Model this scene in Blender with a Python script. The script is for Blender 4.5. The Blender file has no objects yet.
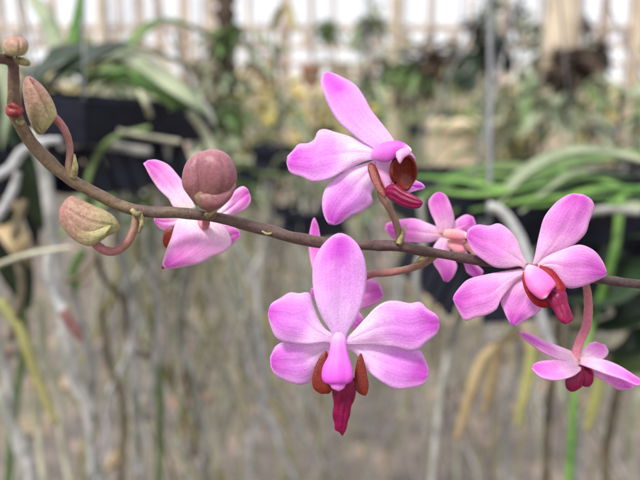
import bpy, bmesh, math, random
from mathutils import Vector, Matrix, noise
R = random.Random(7)
rad = math.radians
sc = bpy.context.scene
COL = sc.collection

# ------------------------------------------------------------------ camera
PITCH = rad(11.5); FPX = 711.1; D = 0.18
CAM = Vector((0, 0, 1.25))
FW = Vector((0, math.cos(PITCH), -math.sin(PITCH)))
UP = Vector((0, math.sin(PITCH), math.cos(PITCH)))
RT = Vector((1, 0, 0))
cam = bpy.data.cameras.new('camera'); co = bpy.data.objects.new('camera', cam); COL.objects.link(co)
co.location = CAM; co.rotation_euler = (math.pi / 2 - PITCH, 0, 0)
cam.lens = 40; cam.sensor_width = 36; cam.clip_start = 0.005; cam.clip_end = 500
cam.dof.use_dof = True; cam.dof.focus_distance = 0.180; cam.dof.aperture_fstop = 11.8
sc.camera = co

def W(px, py, depth):
    """point at a distance along the view, measured on the photograph"""
    return CAM + FW * depth + RT * ((px - 320) / FPX * depth) - UP * ((py - 240) / FPX * depth)
def F(p, z=0.0):
    """foreground point: millimetre-scale offsets about the in-focus plane (z grows away from the viewer)"""
    zz = z + (p[2] if len(p) > 2 else 0.0)
    return W(p[0], p[1], D * (1 + zz / FPX))
PX = D / FPX

# ------------------------------------------------------------------ materials
def new_mat(name):
    m = bpy.data.materials.new(name); m.use_nodes = True
    nt = m.node_tree; nt.nodes.clear()
    out = nt.nodes.new('ShaderNodeOutputMaterial')
    return m, nt, out
def srgb(*c):
    f = lambda x: x / 12.92 if x <= 0.04045 else ((x + 0.055) / 1.055) ** 2.4
    return tuple(f(v / 255) for v in c) + (1,)
def ramp(nt, src, stops, interp='EASE'):
    r = nt.nodes.new('ShaderNodeValToRGB'); r.color_ramp.interpolation = interp
    e = r.color_ramp.elements
    while len(e) < len(stops): e.new(0.5)
    for el, (p, c) in zip(e, stops):
        el.position = p; el.color = c if len(c) == 4 else tuple(c) + (1,)
    if src is not None: nt.links.new(src, r.inputs[0])
    return r
def noise_tex(nt, scale, detail=4, coord=None, rough=0.55, dist=0.0):
    n = nt.nodes.new('ShaderNodeTexNoise'); n.inputs['Scale'].default_value = scale
    n.inputs['Detail'].default_value = detail; n.inputs['Roughness'].default_value = rough
    n.inputs['Distortion'].default_value = dist
    if coord is not None: nt.links.new(coord, n.inputs['Vector'])
    return n
def mix(nt, a, b, fac, mode='MIX'):
    m = nt.nodes.new('ShaderNodeMix'); m.data_type = 'RGBA'; m.blend_type = mode
    for sock, v in ((m.inputs[0], fac), (m.inputs[6], a), (m.inputs[7], b)):
        if hasattr(v, 'is_output') or isinstance(v, bpy.types.NodeSocket): nt.links.new(v, sock)
        else: sock.default_value = v
    return m.outputs[2]
def math_node(nt, op, a, b=0.0):
    m = nt.nodes.new('ShaderNodeMath'); m.operation = op
    for i, v in enumerate((a, b)):
        if isinstance(v, bpy.types.NodeSocket): nt.links.new(v, m.inputs[i])
        else: m.inputs[i].default_value = v
    return m.outputs[0]
def principled(nt, out, color, rough=0.5, spec=0.4, bump=None, bump_d=0.0002, trans=0.0, trans_col=None, sheen=0.0, sss=0.0, sss_r=(1, .4, .8), sss_s=0.001):
    b = nt.nodes.new('ShaderNodeBsdfPrincipled')
    if isinstance(color, bpy.types.NodeSocket): nt.links.new(color, b.inputs['Base Color'])
    else: b.inputs['Base Color'].default_value = color
    b.inputs['Roughness'].default_value = rough
    b.inputs['Specular IOR Level'].default_value = spec
    if sheen: b.inputs['Sheen Weight'].default_value = sheen
    if sss:
        b.inputs['Subsurface Weight'].default_value = sss; b.inputs['Subsurface Radius'].default_value = sss_r
        b.inputs['Subsurface Scale'].default_value = sss_s
    if bump is not None:
        bn = nt.nodes.new('ShaderNodeBump'); bn.inputs['Distance'].default_value = bump_d; bn.inputs['Strength'].default_value = 0.6
        nt.links.new(bump, bn.inputs['Height']); nt.links.new(bn.outputs[0], b.inputs['Normal'])
    sh = b.outputs[0]
    if trans:
        t = nt.nodes.new('ShaderNodeBsdfTranslucent')
        c = trans_col if trans_col is not None else color
        if isinstance(c, bpy.types.NodeSocket): nt.links.new(c, t.inputs[0])
        else: t.inputs[0].default_value = c
        mx = nt.nodes.new('ShaderNodeMixShader'); mx.inputs[0].default_value = trans
        nt.links.new(b.outputs[0], mx.inputs[1]); nt.links.new(t.outputs[0], mx.inputs[2]); sh = mx.outputs[0]
    nt.links.new(sh, out.inputs[0])
    return b
def coords(nt, kind='Object'):
    return nt.nodes.new('ShaderNodeTexCoord').outputs[kind]

def mix_c(a, b, t): return tuple(x + (y - x) * t for x, y in zip(a, b))
def petal_mat(name, pale, mid, deep, blotch=0.0, base=None, backpale=0.0):
    m, nt, out = new_mat(name)
    uv = coords(nt, 'UV'); sep = nt.nodes.new('ShaderNodeSeparateXYZ'); nt.links.new(uv, sep.inputs[0])
    u, v = sep.outputs[0], sep.outputs[1]
    ob = coords(nt, 'Object')
    nz = noise_tex(nt, 220, 4, ob)
    uu = math_node(nt, 'ADD', u, math_node(nt, 'MULTIPLY', math_node(nt, 'SUBTRACT', nz.outputs[0], 0.5), 0.35))
    along = ramp(nt, uu, [(0.0, base or pale), (0.22, pale), (0.55, mid), (0.93, mix_c(mid, deep, 1 - backpale)), (1.0, mid)])
    # paler margin
    ed = math_node(nt, 'ABSOLUTE', math_node(nt, 'SUBTRACT', math_node(nt, 'MULTIPLY', v, 2.0), 1.0))
    edr = ramp(nt, ed, [(0.45, (0, 0, 0)), (1.0, (1, 1, 1))])
    c = mix(nt, along.outputs[0], pale, math_node(nt, 'MULTIPLY', edr.outputs[0], 0.5))
    if blotch:
        du = math_node(nt, 'POWER', math_node(nt, 'DIVIDE', math_node(nt, 'SUBTRACT', uu, 0.80), 0.15), 2.0)
        dv = math_node(nt, 'POWER', math_node(nt, 'DIVIDE', math_node(nt, 'SUBTRACT', v, 0.5), 0.28), 2.0)
        g = math_node(nt, 'POWER', 2.718, math_node(nt, 'MULTIPLY', math_node(nt, 'ADD', du, dv), -1.0))
        c = mix(nt, c, deep, math_node(nt, 'MULTIPLY', g, blotch))
    # fine longitudinal veins and cell sparkle
    mp = nt.nodes.new('ShaderNodeMapping'); mp.inputs['Scale'].default_value = (1.6, 17, 1); nt.links.new(uv, mp.inputs[0])
    ve = noise_tex(nt, 1.0, 3, mp.outputs[0], 0.6)
    vr = ramp(nt, ve.outputs[0], [(0.35, (0, 0, 0)), (0.65, (1, 1, 1))])
    c = mix(nt, c, mix(nt, c, deep, 0.40), math_node(nt, 'MULTIPLY', vr.outputs[0], 0.42))
    ce = noise_tex(nt, 2600, 2, ob, 0.7)
    cr = ramp(nt, ce.outputs[0], [(0.3, (0.80, 0.76, 0.80)), (0.7, (1.14, 1.2, 1.14))], 'LINEAR')
    c = mix(nt, c, cr.outputs[0], 0.7, 'MULTIPLY')
    hgt = math_node(nt, 'ADD', ce.outputs[0], math_node(nt, 'MULTIPLY', ve.outputs[0], 1.3))
    principled(nt, out, c, 0.52, 0.35, hgt, 0.00016, 0.30, c, 0.25)
    return m
PALE = srgb(250, 218, 250); MID = srgb(229, 150, 236); DEEP = srgb(208, 82, 208)
M = {}
M['petal'] = petal_mat('orchid_petal', PALE, MID, DEEP)
M['sepal_blotch'] = petal_mat('orchid_sepal_blotch', srgb(242, 204, 250), srgb(236, 168, 242), srgb(208, 62, 212), 0.85, None, 0.45)
M['petal_side'] = petal_mat('orchid_petal_side', srgb(244, 196, 236), srgb(230, 146, 224), srgb(204, 82, 196), 0.3, srgb(248, 214, 232))
M['petal_back'] = petal_mat('orchid_petal_reverse', srgb(248, 220, 240), srgb(238, 160, 226), srgb(216, 92, 200), 0, srgb(244, 234, 224))
M['petal_soft'] = petal_mat('orchid_petal_soft', srgb(246, 200, 238), srgb(234, 142, 222), srgb(210, 86, 200), 0.3, srgb(248, 210, 214))

def speckle_mat(name, a, b, scale, rough=0.4, stops=(0.4, 0.6), bump=0.0002, trans=0.0, spec=0.4, extra=None):
    m, nt, out = new_mat(name)
    ob = coords(nt)
    n = noise_tex(nt, scale, 5, ob, 0.65)
    r = ramp(nt, n.outputs[0], [(stops[0], a), (stops[1], b)])
    c = r.outputs[0]
    if extra:
        n2 = noise_tex(nt, extra[0], 3, ob); r2 = ramp(nt, n2.outputs[0], [(0.45, (0, 0, 0)), (0.65, (1, 1, 1))])
        c = mix(nt, c, extra[1], math_node(nt, 'MULTIPLY', r2.outputs[0], extra[2]))
    principled(nt, out, c, rough, spec, n.outputs[0], bump, trans, c)
    return m
M['lip'] = speckle_mat('lip_crimson', srgb(104, 2, 48), srgb(134, 6, 70), 700, 0.34, (0.3, 0.7), 0.0002, 0.05, 0.28)
M['lobe'] = speckle_mat('lobe_rust', srgb(92, 18, 6), srgb(132, 36, 14), 2200, 0.3, (0.3, 0.75), 0.0002, 0.08, 0.4)
M['lobe_red'] = speckle_mat('lobe_dark_red', srgb(112, 6, 22), srgb(150, 18, 34), 2000, 0.4, (0.3, 0.7), 0.0002, 0.08, 0.2)
def ramp_u_mat(name, stops, rough=0.45, sp=900, amt=0.25, trans=0.0, bump=0.0002, dark=(0.45, 0.38, 0.36)):
    m, nt, out = new_mat(name)
    uv = coords(nt, 'UV'); sep = nt.nodes.new('ShaderNodeSeparateXYZ'); nt.links.new(uv, sep.inputs[0])
    ob = coords(nt)
    n0 = noise_tex(nt, 150, 3, ob)
    uu = math_node(nt, 'ADD', sep.outputs[0], math_node(nt, 'MULTIPLY', math_node(nt, 'SUBTRACT', n0.outputs[0], 0.5), 0.4))
    r = ramp(nt, uu, stops)
    n = noise_tex(nt, sp, 4, ob, 0.7)
    nr = ramp(nt, n.outputs[0], [(0.3, dark), (0.7, (1.15, 1.15, 1.15))], 'LINEAR')
    c = mix(nt, r.outputs[0], nr.outputs[0], amt, 'MULTIPLY')
    principled(nt, out, c, rough, 0.35, n.outputs[0], bump, trans, c)
    return m
M['column'] = ramp_u_mat('column_pink', [(0, srgb(235, 170, 235)), (0.35, srgb(222, 112, 216)), (0.80, srgb(214, 84, 208)), (0.91, srgb(232, 150, 222)), (1, srgb(248, 226, 224))], 0.4, 2200, 0.2, 0.12)
M['column_peach'] = ramp_u_mat('column_peach', [(0, srgb(240, 190, 184)), (0.4, srgb(236, 156, 164)), (0.85, srgb(232, 150, 176)), (1, srgb(245, 215, 205))], 0.4, 2200, 0.2, 0.12)
M['column_rose'] = ramp_u_mat('column_rose', [(0, srgb(240, 176, 196)), (0.35, srgb(228, 120, 190)), (0.85, srgb(222, 104, 182)), (0.96, srgb(242, 200, 216)), (1, srgb(248, 228, 220))], 0.4, 2200, 0.2, 0.12)
M['throat'] = ramp_u_mat('throat_pale', [(0, srgb(232, 180, 225)), (1, srgb(226, 160, 215))], 0.5, 2000, 0.2, 0.15)
M['bud'] = ramp_u_mat('bud_skin', [(0.0, srgb(164, 168, 112)), (0.34, srgb(178, 164, 124)), (0.66, srgb(172, 138, 120)), (1, srgb(164, 114, 110))], 0.42, 1000, 0.7, 0.05, 0.0005)
M['bud_dark'] = ramp_u_mat('bud_skin_rosy', [(0.0, srgb(124, 104, 82)), (0.25, srgb(132, 88, 86)), (0.6, srgb(146, 94, 104)), (1, srgb(162, 112, 124))], 0.4, 1000, 0.6, 0.05)
M['pedicel'] = ramp_u_mat('pedicel_rosy', [(0, srgb(136, 112, 86)), (0.5, srgb(152, 104, 98)), (1, srgb(176, 112, 120))], 0.5, 900, 0.5)
M['pedicel_pink'] = ramp_u_mat('pedicel_pink', [(0, srgb(172, 110, 112)), (0.5, srgb(198, 122, 140)), (1, srgb(208, 130, 150))], 0.5, 900, 0.4)
M['pedicel_dark'] = ramp_u_mat('pedicel_brown', [(0, srgb(108, 84, 66)), (0.6, srgb(122, 88, 76)), (1, srgb(142, 104, 84))], 0.5, 900, 0.5)
M['stem'] = ramp_u_mat('stem_skin', [(0, srgb(104, 80, 74)), (0.12, srgb(122, 104, 82)), (0.3, srgb(98, 78, 72)), (0.5, srgb(84, 62, 62)), (0.8, srgb(74, 60, 60)), (1, srgb(72, 58, 58))], 0.5, 700, 0.75, 0, 0.0005)
M['bract'] = speckle_mat('bract_olive', srgb(116, 110, 70), srgb(160, 150, 104), 700, 0.5)
M['bract_red'] = speckle_mat('bract_red', srgb(104, 26, 30), srgb(136, 54, 50), 900, 0.45)

def plain(name, a, b, scale, rough=0.5, trans=0.0, bump=0.003, spec=0.4, extra=None):
    return speckle_mat(name, a, b, scale, rough, (0.35, 0.65), bump, trans, spec, extra)
M['black_plastic'] = plain('black_plastic', (0.006, 0.007, 0.014, 1), (0.013, 0.014, 0.026, 1), 60, 0.55, spec=0.1, extra=(9, (0.02, 0.02, 0.028, 1), 0.35))
M['wire'] = plain('galvanised_wire', (0.16, 0.17, 0.19, 1), (0.26, 0.27, 0.29, 1), 80, 0.4)
M['root_grey'] = plain('root_grey', srgb(118, 118, 114), srgb(172, 170, 168), 38, 0.7, extra=(14, srgb(104, 114, 90), 0.5))
M['root_white'] = plain('root_white', srgb(140, 142, 142), srgb(196, 196, 200), 44, 0.65, extra=(20, srgb(120, 126, 110), 0.5))
M['root_tip'] = plain('root_tip', srgb(104, 66, 66), srgb(140, 100, 98), 90, 0.5)
M['root_brown'] = plain('root_brown', srgb(74, 68, 54), srgb(120, 108, 86), 38, 0.75)
M['root_pale'] = plain('root_pale', srgb(140, 142, 122), srgb(196, 192, 172), 30, 0.7, extra=(10, srgb(120, 130, 92), 0.5))
M['leaf_green'] = plain('leaf_bright_green', srgb(68, 112, 46), srgb(124, 164, 84), 22, 0.45, 0.2)
M['leaf_mid'] = plain('leaf_mid_green', srgb(74, 104, 56), srgb(122, 144, 88), 16, 0.45, 0.2)
M['leaf_grey'] = plain('leaf_grey_green', srgb(126, 142, 112), srgb(174, 182, 152), 14, 0.5, 0.2)
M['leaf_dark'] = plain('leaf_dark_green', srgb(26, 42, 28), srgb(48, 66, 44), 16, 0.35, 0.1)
M['leaf_yellow'] = plain('leaf_yellow', srgb(150, 146, 92), srgb(190, 182, 128), 16, 0.5, 0.3, extra=(12, srgb(140, 150, 70), 0.5))
M['leaf_dry'] = plain('leaf_dry', srgb(144, 124, 92), srgb(188, 168, 130), 16, 0.7, 0.2)
M['leaf_litter'] = plain('leaf_litter', srgb(150, 128, 108), srgb(184, 158, 130), 10, 0.8, 0.05)
M['leaf_litter_red'] = plain('leaf_litter_red', srgb(140, 96, 84), srgb(162, 116, 100), 10, 0.8, 0.05)
M['bark'] = plain('bark_dark', srgb(40, 32, 26), srgb(84, 66, 52), 20, 0.85, bump=0.01)
M['terracotta'] = plain('terracotta', srgb(136, 84, 62), srgb(164, 110, 84), 14, 0.8)
M['wood_pale'] = plain('wood_pale', srgb(150, 132, 116), srgb(204, 186, 168), 5, 0.8)
M['wood_grey'] = plain('wood_grey', srgb(168, 150, 128), srgb(208, 194, 172), 5, 0.8, bump=0.006)
M['concrete'] = plain('concrete_pale', srgb(190, 172, 146), srgb(222, 206, 178), 7, 0.85, bump=0.006)
M['yellow_bloom'] = plain('yellow_bloom', srgb(206, 186, 84), srgb(232, 216, 130), 40, 0.5, 0.2)
M['hedge'] = plain('hedge_leaf_sunlit', srgb(214, 198, 136), srgb(250, 238, 196), 1.1, 0.6, 0.45)  # leaf colour raised so the sunlight outside the wall is painted in
M['hedge_b'] = plain('hedge_leaf_green_sunlit', srgb(160, 174, 112), srgb(212, 214, 156), 1.4, 0.6, 0.4)  # greener leaves, outdoor sunlight likewise put into the base colour
M['trunk'] = plain('trunk_bark', srgb(92, 76, 60), srgb(132, 112, 90), 8, 0.9)

# ------------------------------------------------------------------ mesh helpers
def link(name, me, mat, parent=None, origin=None, smooth=True):
    o = bpy.data.objects.new(name, me); COL.objects.link(o)
    if mat is not None: me.materials.append(mat)
    if smooth and len(me.polygons):
        me.polygons.foreach_set('use_smooth', [True] * len(me.polygons))
    if parent is not None:
        o.parent = parent
    if origin is not None:
        po = Vector(parent['_o']) if parent is not None and '_o' in parent.keys() else Vector((0, 0, 0))
        o.location = origin - po; o['_o'] = tuple(origin)
    return o
def mesh_from(name, verts, faces, origin=None, uvs=None):
    me = bpy.data.meshes.new(name)
    if origin is not None: verts = [Vector(v) - origin for v in verts]
    me.from_pydata([tuple(v) for v in verts], [], faces)
    if uvs is not None:
        lay = me.uv_layers.new(name='UVMap')
        for lp in me.loops: lay.data[lp.index].uv = uvs[lp.vertex_index]
    me.validate(); me.update()
    return me
def empty(name, origin, parent=None):
    o = bpy.data.objects.new(name, None); COL.objects.link(o); o.empty_display_size = 0.01
    po = Vector((0, 0, 0))
    if parent is not None:
        o.parent = parent
        if '_o' in parent.keys(): po = Vector(parent['_o'])
    o.location = Vector(origin) - po; o['_o'] = tuple(origin)
    return o
def tag(o, label, cat=None, group=None, kind=None):
    if label: o['label'] = label
    if cat: o['category'] = cat
    if group: o['group'] = group
    if kind: o['kind'] = kind
    return o

def catmull(pts, n):
    """n points along a smooth curve through pts (tuples of any length), even in arc length"""
    P = [Vector(p) for p in pts]
    if len(P) == 2: return [P[0].lerp(P[1], i / (n - 1)) for i in range(n)]
    P = [P[0] * 2 - P[1]] + P + [P[-1] * 2 - P[-2]]
    out = []
    for i in range(1, len(P) - 2):
        p0, p1, p2, p3 = P[i - 1:i + 3]
        for k in range(12):
            t = k / 12
            out.append(0.5 * ((2 * p1) + (p2 - p0) * t + (2 * p0 - 5 * p1 + 4 * p2 - p3) * t * t + (3 * p1 - p0 - 3 * p2 + p3) * t ** 3))
    out.append(P[-2])
    s = [0.0]
    for a, b in zip(out, out[1:]): s.append(s[-1] + (b - a).length)
    res = []; j = 0
    for i in range(n):
        tgt = s[-1] * i / (n - 1)
        while j < len(s) - 2 and s[j + 1] < tgt: j += 1
        d = s[j + 1] - s[j]
        res.append(out[j].lerp(out[j + 1], 0 if d < 1e-12 else (tgt - s[j]) / d))
    return res
def v3(p): return (p[0], p[1], p[2] if len(p) > 2 else 0.0)

def tepal(name, mat, parent, L, Rr, zb, zt, bulge=3.0, tilt=0.0, ruf=1.0, zmid=0.0, seed=0, groove=1.0, thick=1.4, label=None, N=30, Mx=17):
    """a petal between two traced edges (base to tip), domed, grooved along its midrib and ruffled at the rim, with thickness"""
    Ls = catmull([v3(p) for p in L], N); Rs = catmull([v3(p) for p in Rr], N)
    verts, uvs = [], []
    rr = random.Random(seed)
    ph = [rr.uniform(0, 6.28) for _ in range(4)]
    for i in range(N):
        u = i / (N - 1)
        ua = u
        wgt = math.sin(math.pi * min(1, max(0, u))) ** 0.6 if 0 < u < 1 else 0
        for j in range(Mx):
            v = j / (Mx - 1)
            p = Ls[i].lerp(Rs[i], v)
            e = abs(2 * v - 1)
            z = zb + (zt - zb) * ua + zmid * math.sin(math.pi * u)
            z -= bulge * (1 - e * e) * wgt
            z += tilt * (v - 0.5) * 2 * wgt
            z += groove * math.exp(-((v - 0.5) / 0.05) ** 2) * wgt
            z += 1.5 * ruf * e ** 2.5 * wgt * (math.sin(9 * u + ph[0] + (3 if v > .5 else 0)) + 0.6 * math.sin(17 * u + ph[1]))
            z += 1.7 * wgt * noise.noise(Vector((u * 3 + ph[2], v * 3 + ph[3], seed)))
            verts.append(F((p.x, p.y, p.z + z))); uvs.append((u, v))
    faces = [(i * Mx + j, i * Mx + j + 1, (i + 1) * Mx + j + 1, (i + 1) * Mx + j) for i in range(N - 1) for j in range(Mx - 1)]
    o0 = verts[Mx // 2].copy()
    me = mesh_from(name, verts, faces, o0, uvs)
    o = link(name, me, mat, parent, o0)
    md = o.modifiers.new('thickness', 'SOLIDIFY'); md.thickness = thick * PX; md.offset = 0
    if label: o['label'] = label
    return o
def body(name, mat, parent, L, Rr, z=0.0, zt=None, ratio=0.8, grooves=(), N=30, Kn=72, lump=0.03, seed=0, label=None, bend=0.0):
    """a solid between two traced edges, round in section (buds, column, lip lobes); grooves = (angle, depth, width)"""
    Ls = catmull([v3(p) for p in L], N); Rs = catmull([v3(p) for p in Rr], N)
    zt = z if zt is None else zt
    verts, uvs = [], []
    for i in range(N):
        u = i / (N - 1)
        c = (Ls[i] + Rs[i]) / 2; h = (Rs[i] - Ls[i]) / 2; hl = h.length
        for k in range(Kn):
            th = 2 * math.pi * k / Kn
            g = 1.0
            for (a, dp, wd) in grooves:
                da = (th - a + math.pi) % (2 * math.pi) - math.pi
                g -= dp * math.exp(-(da / wd) ** 2)
            g += lump * noise.noise(Vector((math.cos(th) * 1.5 + seed, math.sin(th) * 1.5, u * 3)))
            p = c + h * (math.cos(th) * g)
            zz = z + (zt - z) * u + bend * math.sin(math.pi * u) - math.sin(th) * g * hl * ratio
            verts.append(F((p.x, p.y, p.z + zz))); uvs.append((u, k / Kn))
    faces = [(i * Kn + k, i * Kn + (k + 1) % Kn, (i + 1) * Kn + (k + 1) % Kn, (i + 1) * Kn + k) for i in range(N - 1) for k in range(Kn)]
    faces.append(tuple(range(Kn))[::-1]); faces.append(tuple((N - 1) * Kn + k for k in range(Kn)))
    o0 = sum(verts, Vector()) / len(verts)
    me = mesh_from(name, verts, faces, o0, uvs)
    o = link(name, me, mat, parent, o0)
    if label: o['label'] = label
    return o
def tube_geo(pts, radii, n, sides, wob=0.0, seed=0, wobscale=1.0, caps=True):
    """world/local points to tube verts, faces, uvs"""
    C = catmull([v3(p) for p in pts], n)
    RD = [radii] * len(pts) if not isinstance(radii, (list, tuple)) else list(radii)
    def rad_at(u):
        x = u * (len(RD) - 1); i = min(int(x), len(RD) - 2); return RD[i] + (RD[i + 1] - RD[i]) * (x - i)
    verts, uvs = [], []
    prev = None
    for i in range(n):
        t = (C[min(i + 1, n - 1)] - C[max(i - 1, 0)]).normalized()
        if prev is None:
            a = Vector((0, 0, 1)) if abs(t.z) < 0.9 else Vector((1, 0, 0))
            nn = (a - t * a.dot(t)).normalized()
        else:
            nn = (prev - t * prev.dot(t)).normalized()
        prev = nn; b = t.cross(nn); u = i / (n - 1); r = rad_at(u)
        for k in range(sides):
            th = 2 * math.pi * k / sides
            rr = r * (1 + wob * noise.noise(Vector((math.cos(th) + seed, math.sin(th), i * wobscale))))
            verts.append(C[i] + nn * (math.cos(th) * rr) + b * (math.sin(th) * rr)); uvs.append((u, k / sides))
    faces = [(i * sides + k, i * sides + (k + 1) % sides, (i + 1) * sides + (k + 1) % sides, (i + 1) * sides + k) for i in range(n - 1) for k in range(sides)]
    if caps:
        faces.append(tuple(range(sides))[::-1]); faces.append(tuple((n - 1) * sides + k for k in range(sides)))
    return verts, faces, uvs
def tube(name, mat, parent, pts, radii, n=24, sides=10, wob=0.0, seed=0, ws=1.0, world=True):
    v, f, uv = tube_geo(pts, radii, n, sides, wob, seed, ws)
    o0 = v[0].copy() if world else None
    me = mesh_from(name, v, f, o0, uv)
    return link(name, me, mat, parent, o0)
def ftube(name, mat, parent, pts, widths, n=30, sides=14, wob=0.12, seed=0, ws=0.6):
    """foreground tube, points and widths in photo units"""
    rr = widths if isinstance(widths, (list, tuple)) else [widths] * len(pts)
    return tube(name, mat, parent, [F(p) for p in pts], [w / 2 * PX * (1 + (p[2] if len(p) > 2 else 0) / FPX) for w, p in zip(rr, pts)] if len(rr) == len(pts) else [w / 2 * PX for w in rr], n, sides, wob, seed, ws)

# ================================================================== FOREGROUND: the orchid spray
sp0 = F((640, 284, 10))
spray = empty('orchid_spray', sp0)
tag(spray, 'pink orchid spray in sharp focus with brown arching stem, open flowers and rosy buds', 'orchid')
stem_pts = [(-10, 57, -95), (4, 59, -84), (13, 64, -74), (14, 78, -66), (14.5, 96, -58), (15, 112, -50), (21, 126, -42), (31, 142, -32), (45, 158, -24), (62, 173, -17),
            (82, 186, -11), (104, 198, -6), (128, 208, -3), (150, 212, 0), (180, 213, 0), (208, 216, 0), (232, 221, 1), (262, 229, 2), (292, 237, 3), (320, 242.5, 4),
            (350, 245, 5), (380, 245.5, 5), (402, 247, 5), (425, 251.5, 6), (455, 256.5, 8), (490, 262, 10), (530, 268, 12), (570, 274, 14), (605, 280, 18), (640, 284.5, 22), (680, 290, 26), (760, 306, 40), (860, 340, 60)]
stem_w = [11, 12, 15, 14, 13, 13.5, 13, 12.5, 12.5, 12, 11.8, 12, 13, 12, 11, 11.5, 10, 9.6, 9.4, 9.6, 9.4, 9.6, 11, 9.8, 9.6, 9, 8.6, 8.4, 8, 8, 8, 9, 10]
for (nx, ny, nz, nw) in ((13.5, 88, -62, 15), (41, 153, -27, 14), (108, 199.5, -5, 13), (247, 225, 1.5, 11.5), (306, 239.5, 3.5, 11)):
    k = min(range(len(stem_pts)), key=lambda i: (stem_pts[i][0] - nx) ** 2 + (stem_pts[i][1] - ny) ** 2); stem_w[k] = max(stem_w[k], nw)
stem_w = [q * .94 for q in stem_w]
ftube('stem', M['stem'], spray, stem_pts, stem_w, 240, 20, 0.2, 3, 0.3)
def bract(pts, w, m='bract'):
    return ftube('bract', M[m], spray, pts, w, 12, 10, 0.2, R.random() * 9)
bract([(7.5, 108, -54), (11, 112, -60), (17, 113, -60), (21.5, 109, -54)], [6, 9, 9, 6], 'bract_red')
bract([(9, 105, -56), (15, 106.5, -60), (22, 113, -54)], [4, 7, 5], 'bract_red')
bract([(17, 60, -82), (24, 62, -84), (29, 64, -80)], [7, 9, 5])
bract([(17, 120, -50), (20, 123, -53), (24, 122, -49)], [4, 6, 3])
bract([(73, 178, -18), (75, 167, -21), (74.5, 154, -19)], [7, 6.5, 1.5])
bract([(139, 213, -5), (142, 222, -7), (139, 233, -6)], [7, 6, 1.5])
bract([(132, 210, -8), (136, 214, -11), (140, 213, -7)], [5, 6, 4])
bract([(206, 216, -8), (213, 212, -10), (218, 207, -8)], [6, 6, 1.5])
bract([(398, 244, -2), (403, 234, -2), (405, 224, 0)], [6, 5, 1.2])
bract([(426, 251, 10), (421, 259, 8), (414, 263, 10)], [7, 6, 1.5])
bract([(262, 231, -3), (267, 234, -4), (272, 233, -3)], [2, 3, 2])
# small fine bumps of the stem nodes are in the tube noise

# ---- buds
def bud(label):
    b = empty('bud', F((0, 0, 0)), spray); b['label'] = label; return b
b = bud('small round bud at the upper tip of the stem')
body('bud_cap', M['bud'], b, [(15, 57), (6, 55), (2, 48), (3, 41), (9, 37), (15, 36)], [(15, 57), (24, 55), (28, 48), (27, 41), (21, 37), (15, 36)], -86, -88, 0.95, [(1.2, .14, .08)], seed=2)
b = bud('pointed green and pink bud hanging behind the stem top')
body('bud_cap', M['bud'], b, [(50, 126), (44, 133), (38, 134.5), (32, 127), (27, 114), (24, 100), (22.5, 88), (25, 78), (28, 76)],
     [(52, 124), (56, 117), (57, 112), (54, 103), (49, 94), (43.5, 86.5), (37.5, 81), (32, 77), (28, 76)], -24, -40, 0.85, [(1.15, .16, .05), (0.45, .10, .06), (2.35, .10, .06)], seed=5)
body('bud_side', M['bud'], b, [(44, 131), (46, 120), (44, 108), (38, 95), (31, 82), (28.5, 77)], [(50, 126), (56.5, 117), (56, 110), (50.5, 97), (41, 85), (32, 77.5)], -34, -44, 0.75, [], seed=15, lump=.05)
ftube('pedicel', M['pedicel'], b, [(71, 178, -16), (69.5, 168, -17), (70, 155, -17), (69, 142, -18), (64.5, 130, -21), (58, 121, -23), (50, 114, -25)], [10, 8.5, 7.2, 7, 7.5, 8, 9], 30)
b = bud('blunt pink and green bud curling below the stem')
body('bud_cap', M['bud'], b, [(121, 228), (115, 217), (105, 210), (96, 206), (87, 202), (79, 198), (72, 195.5), (66, 199), (61, 206)],
     [(121, 228.5), (116, 232.5), (108, 236), (101, 241), (92, 245.5), (81, 243.5), (70, 236), (61, 224), (58.5, 212)], -16, -24, 0.85, [(1.75, .13, .05), (2.5, .10, .06), (0.7, .10, .06)], seed=8)
body('bud_side', M['bud'], b, [(112, 225), (100, 226), (88, 224), (76, 214), (67, 206), (62, 207)], [(102, 240), (92, 246), (81, 244), (69.5, 236), (60.5, 224), (59, 213)], -27, -30, 0.8, [], seed=18, lump=.05)
ftube('pedicel', M['pedicel'], b, [(136, 212, -2), (134.5, 226, -5), (129, 240, -9), (118, 250, -12), (107, 251, -14), (98, 246, -15), (92, 238, -16)], [8.5, 8, 8, 8.5, 9, 9.5, 9], 30)
b = bud('large round rosy bud standing in front of the stem')
body('bud_cap', M['bud_dark'], b, [(208, 205), (199, 203), (196, 194), (194, 183), (192.5, 172), (194, 161), (200, 153), (209, 149)],
     [(214, 205), (224, 202), (231.5, 195), (236.5, 184), (236.5, 171), (232.5, 160), (226, 153), (216, 149)], -16, -26, 0.92, [(1.1, .05, .12)], seed=11, lump=.05)
body('bud_side', M['bud_dark'], b, [(204, 208), (196, 205), (188, 195), (182.5, 186), (182, 176), (185, 165), (191, 157), (200, 151)],
     [(209, 207), (208, 200), (206, 192), (205, 183), (204.5, 172), (205, 162), (205.5, 155), (206, 151)], -20, -22, 1.05, [], seed=17, lump=.05)
body('bud_chin', M['bud_dark'], b, [(194, 196), (199, 191), (207, 190), (216, 189.5), (226, 186.5), (234, 180)], [(196, 203), (202, 209.5), (212, 211), (222, 207), (231, 198), (236.5, 186)], -28, -27, 0.8, [(2.5, .12, .06)], seed=13, lump=.06)
ftube('pedicel', M['pedicel_dark'], b, [(212, 217, -3), (211, 211, -8), (210, 203, -12)], [11, 10, 10], 12)

# ---- flowers
def flower(label, c):
    f = empty('flower', F(c), spray); f['label'] = label; return f

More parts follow.
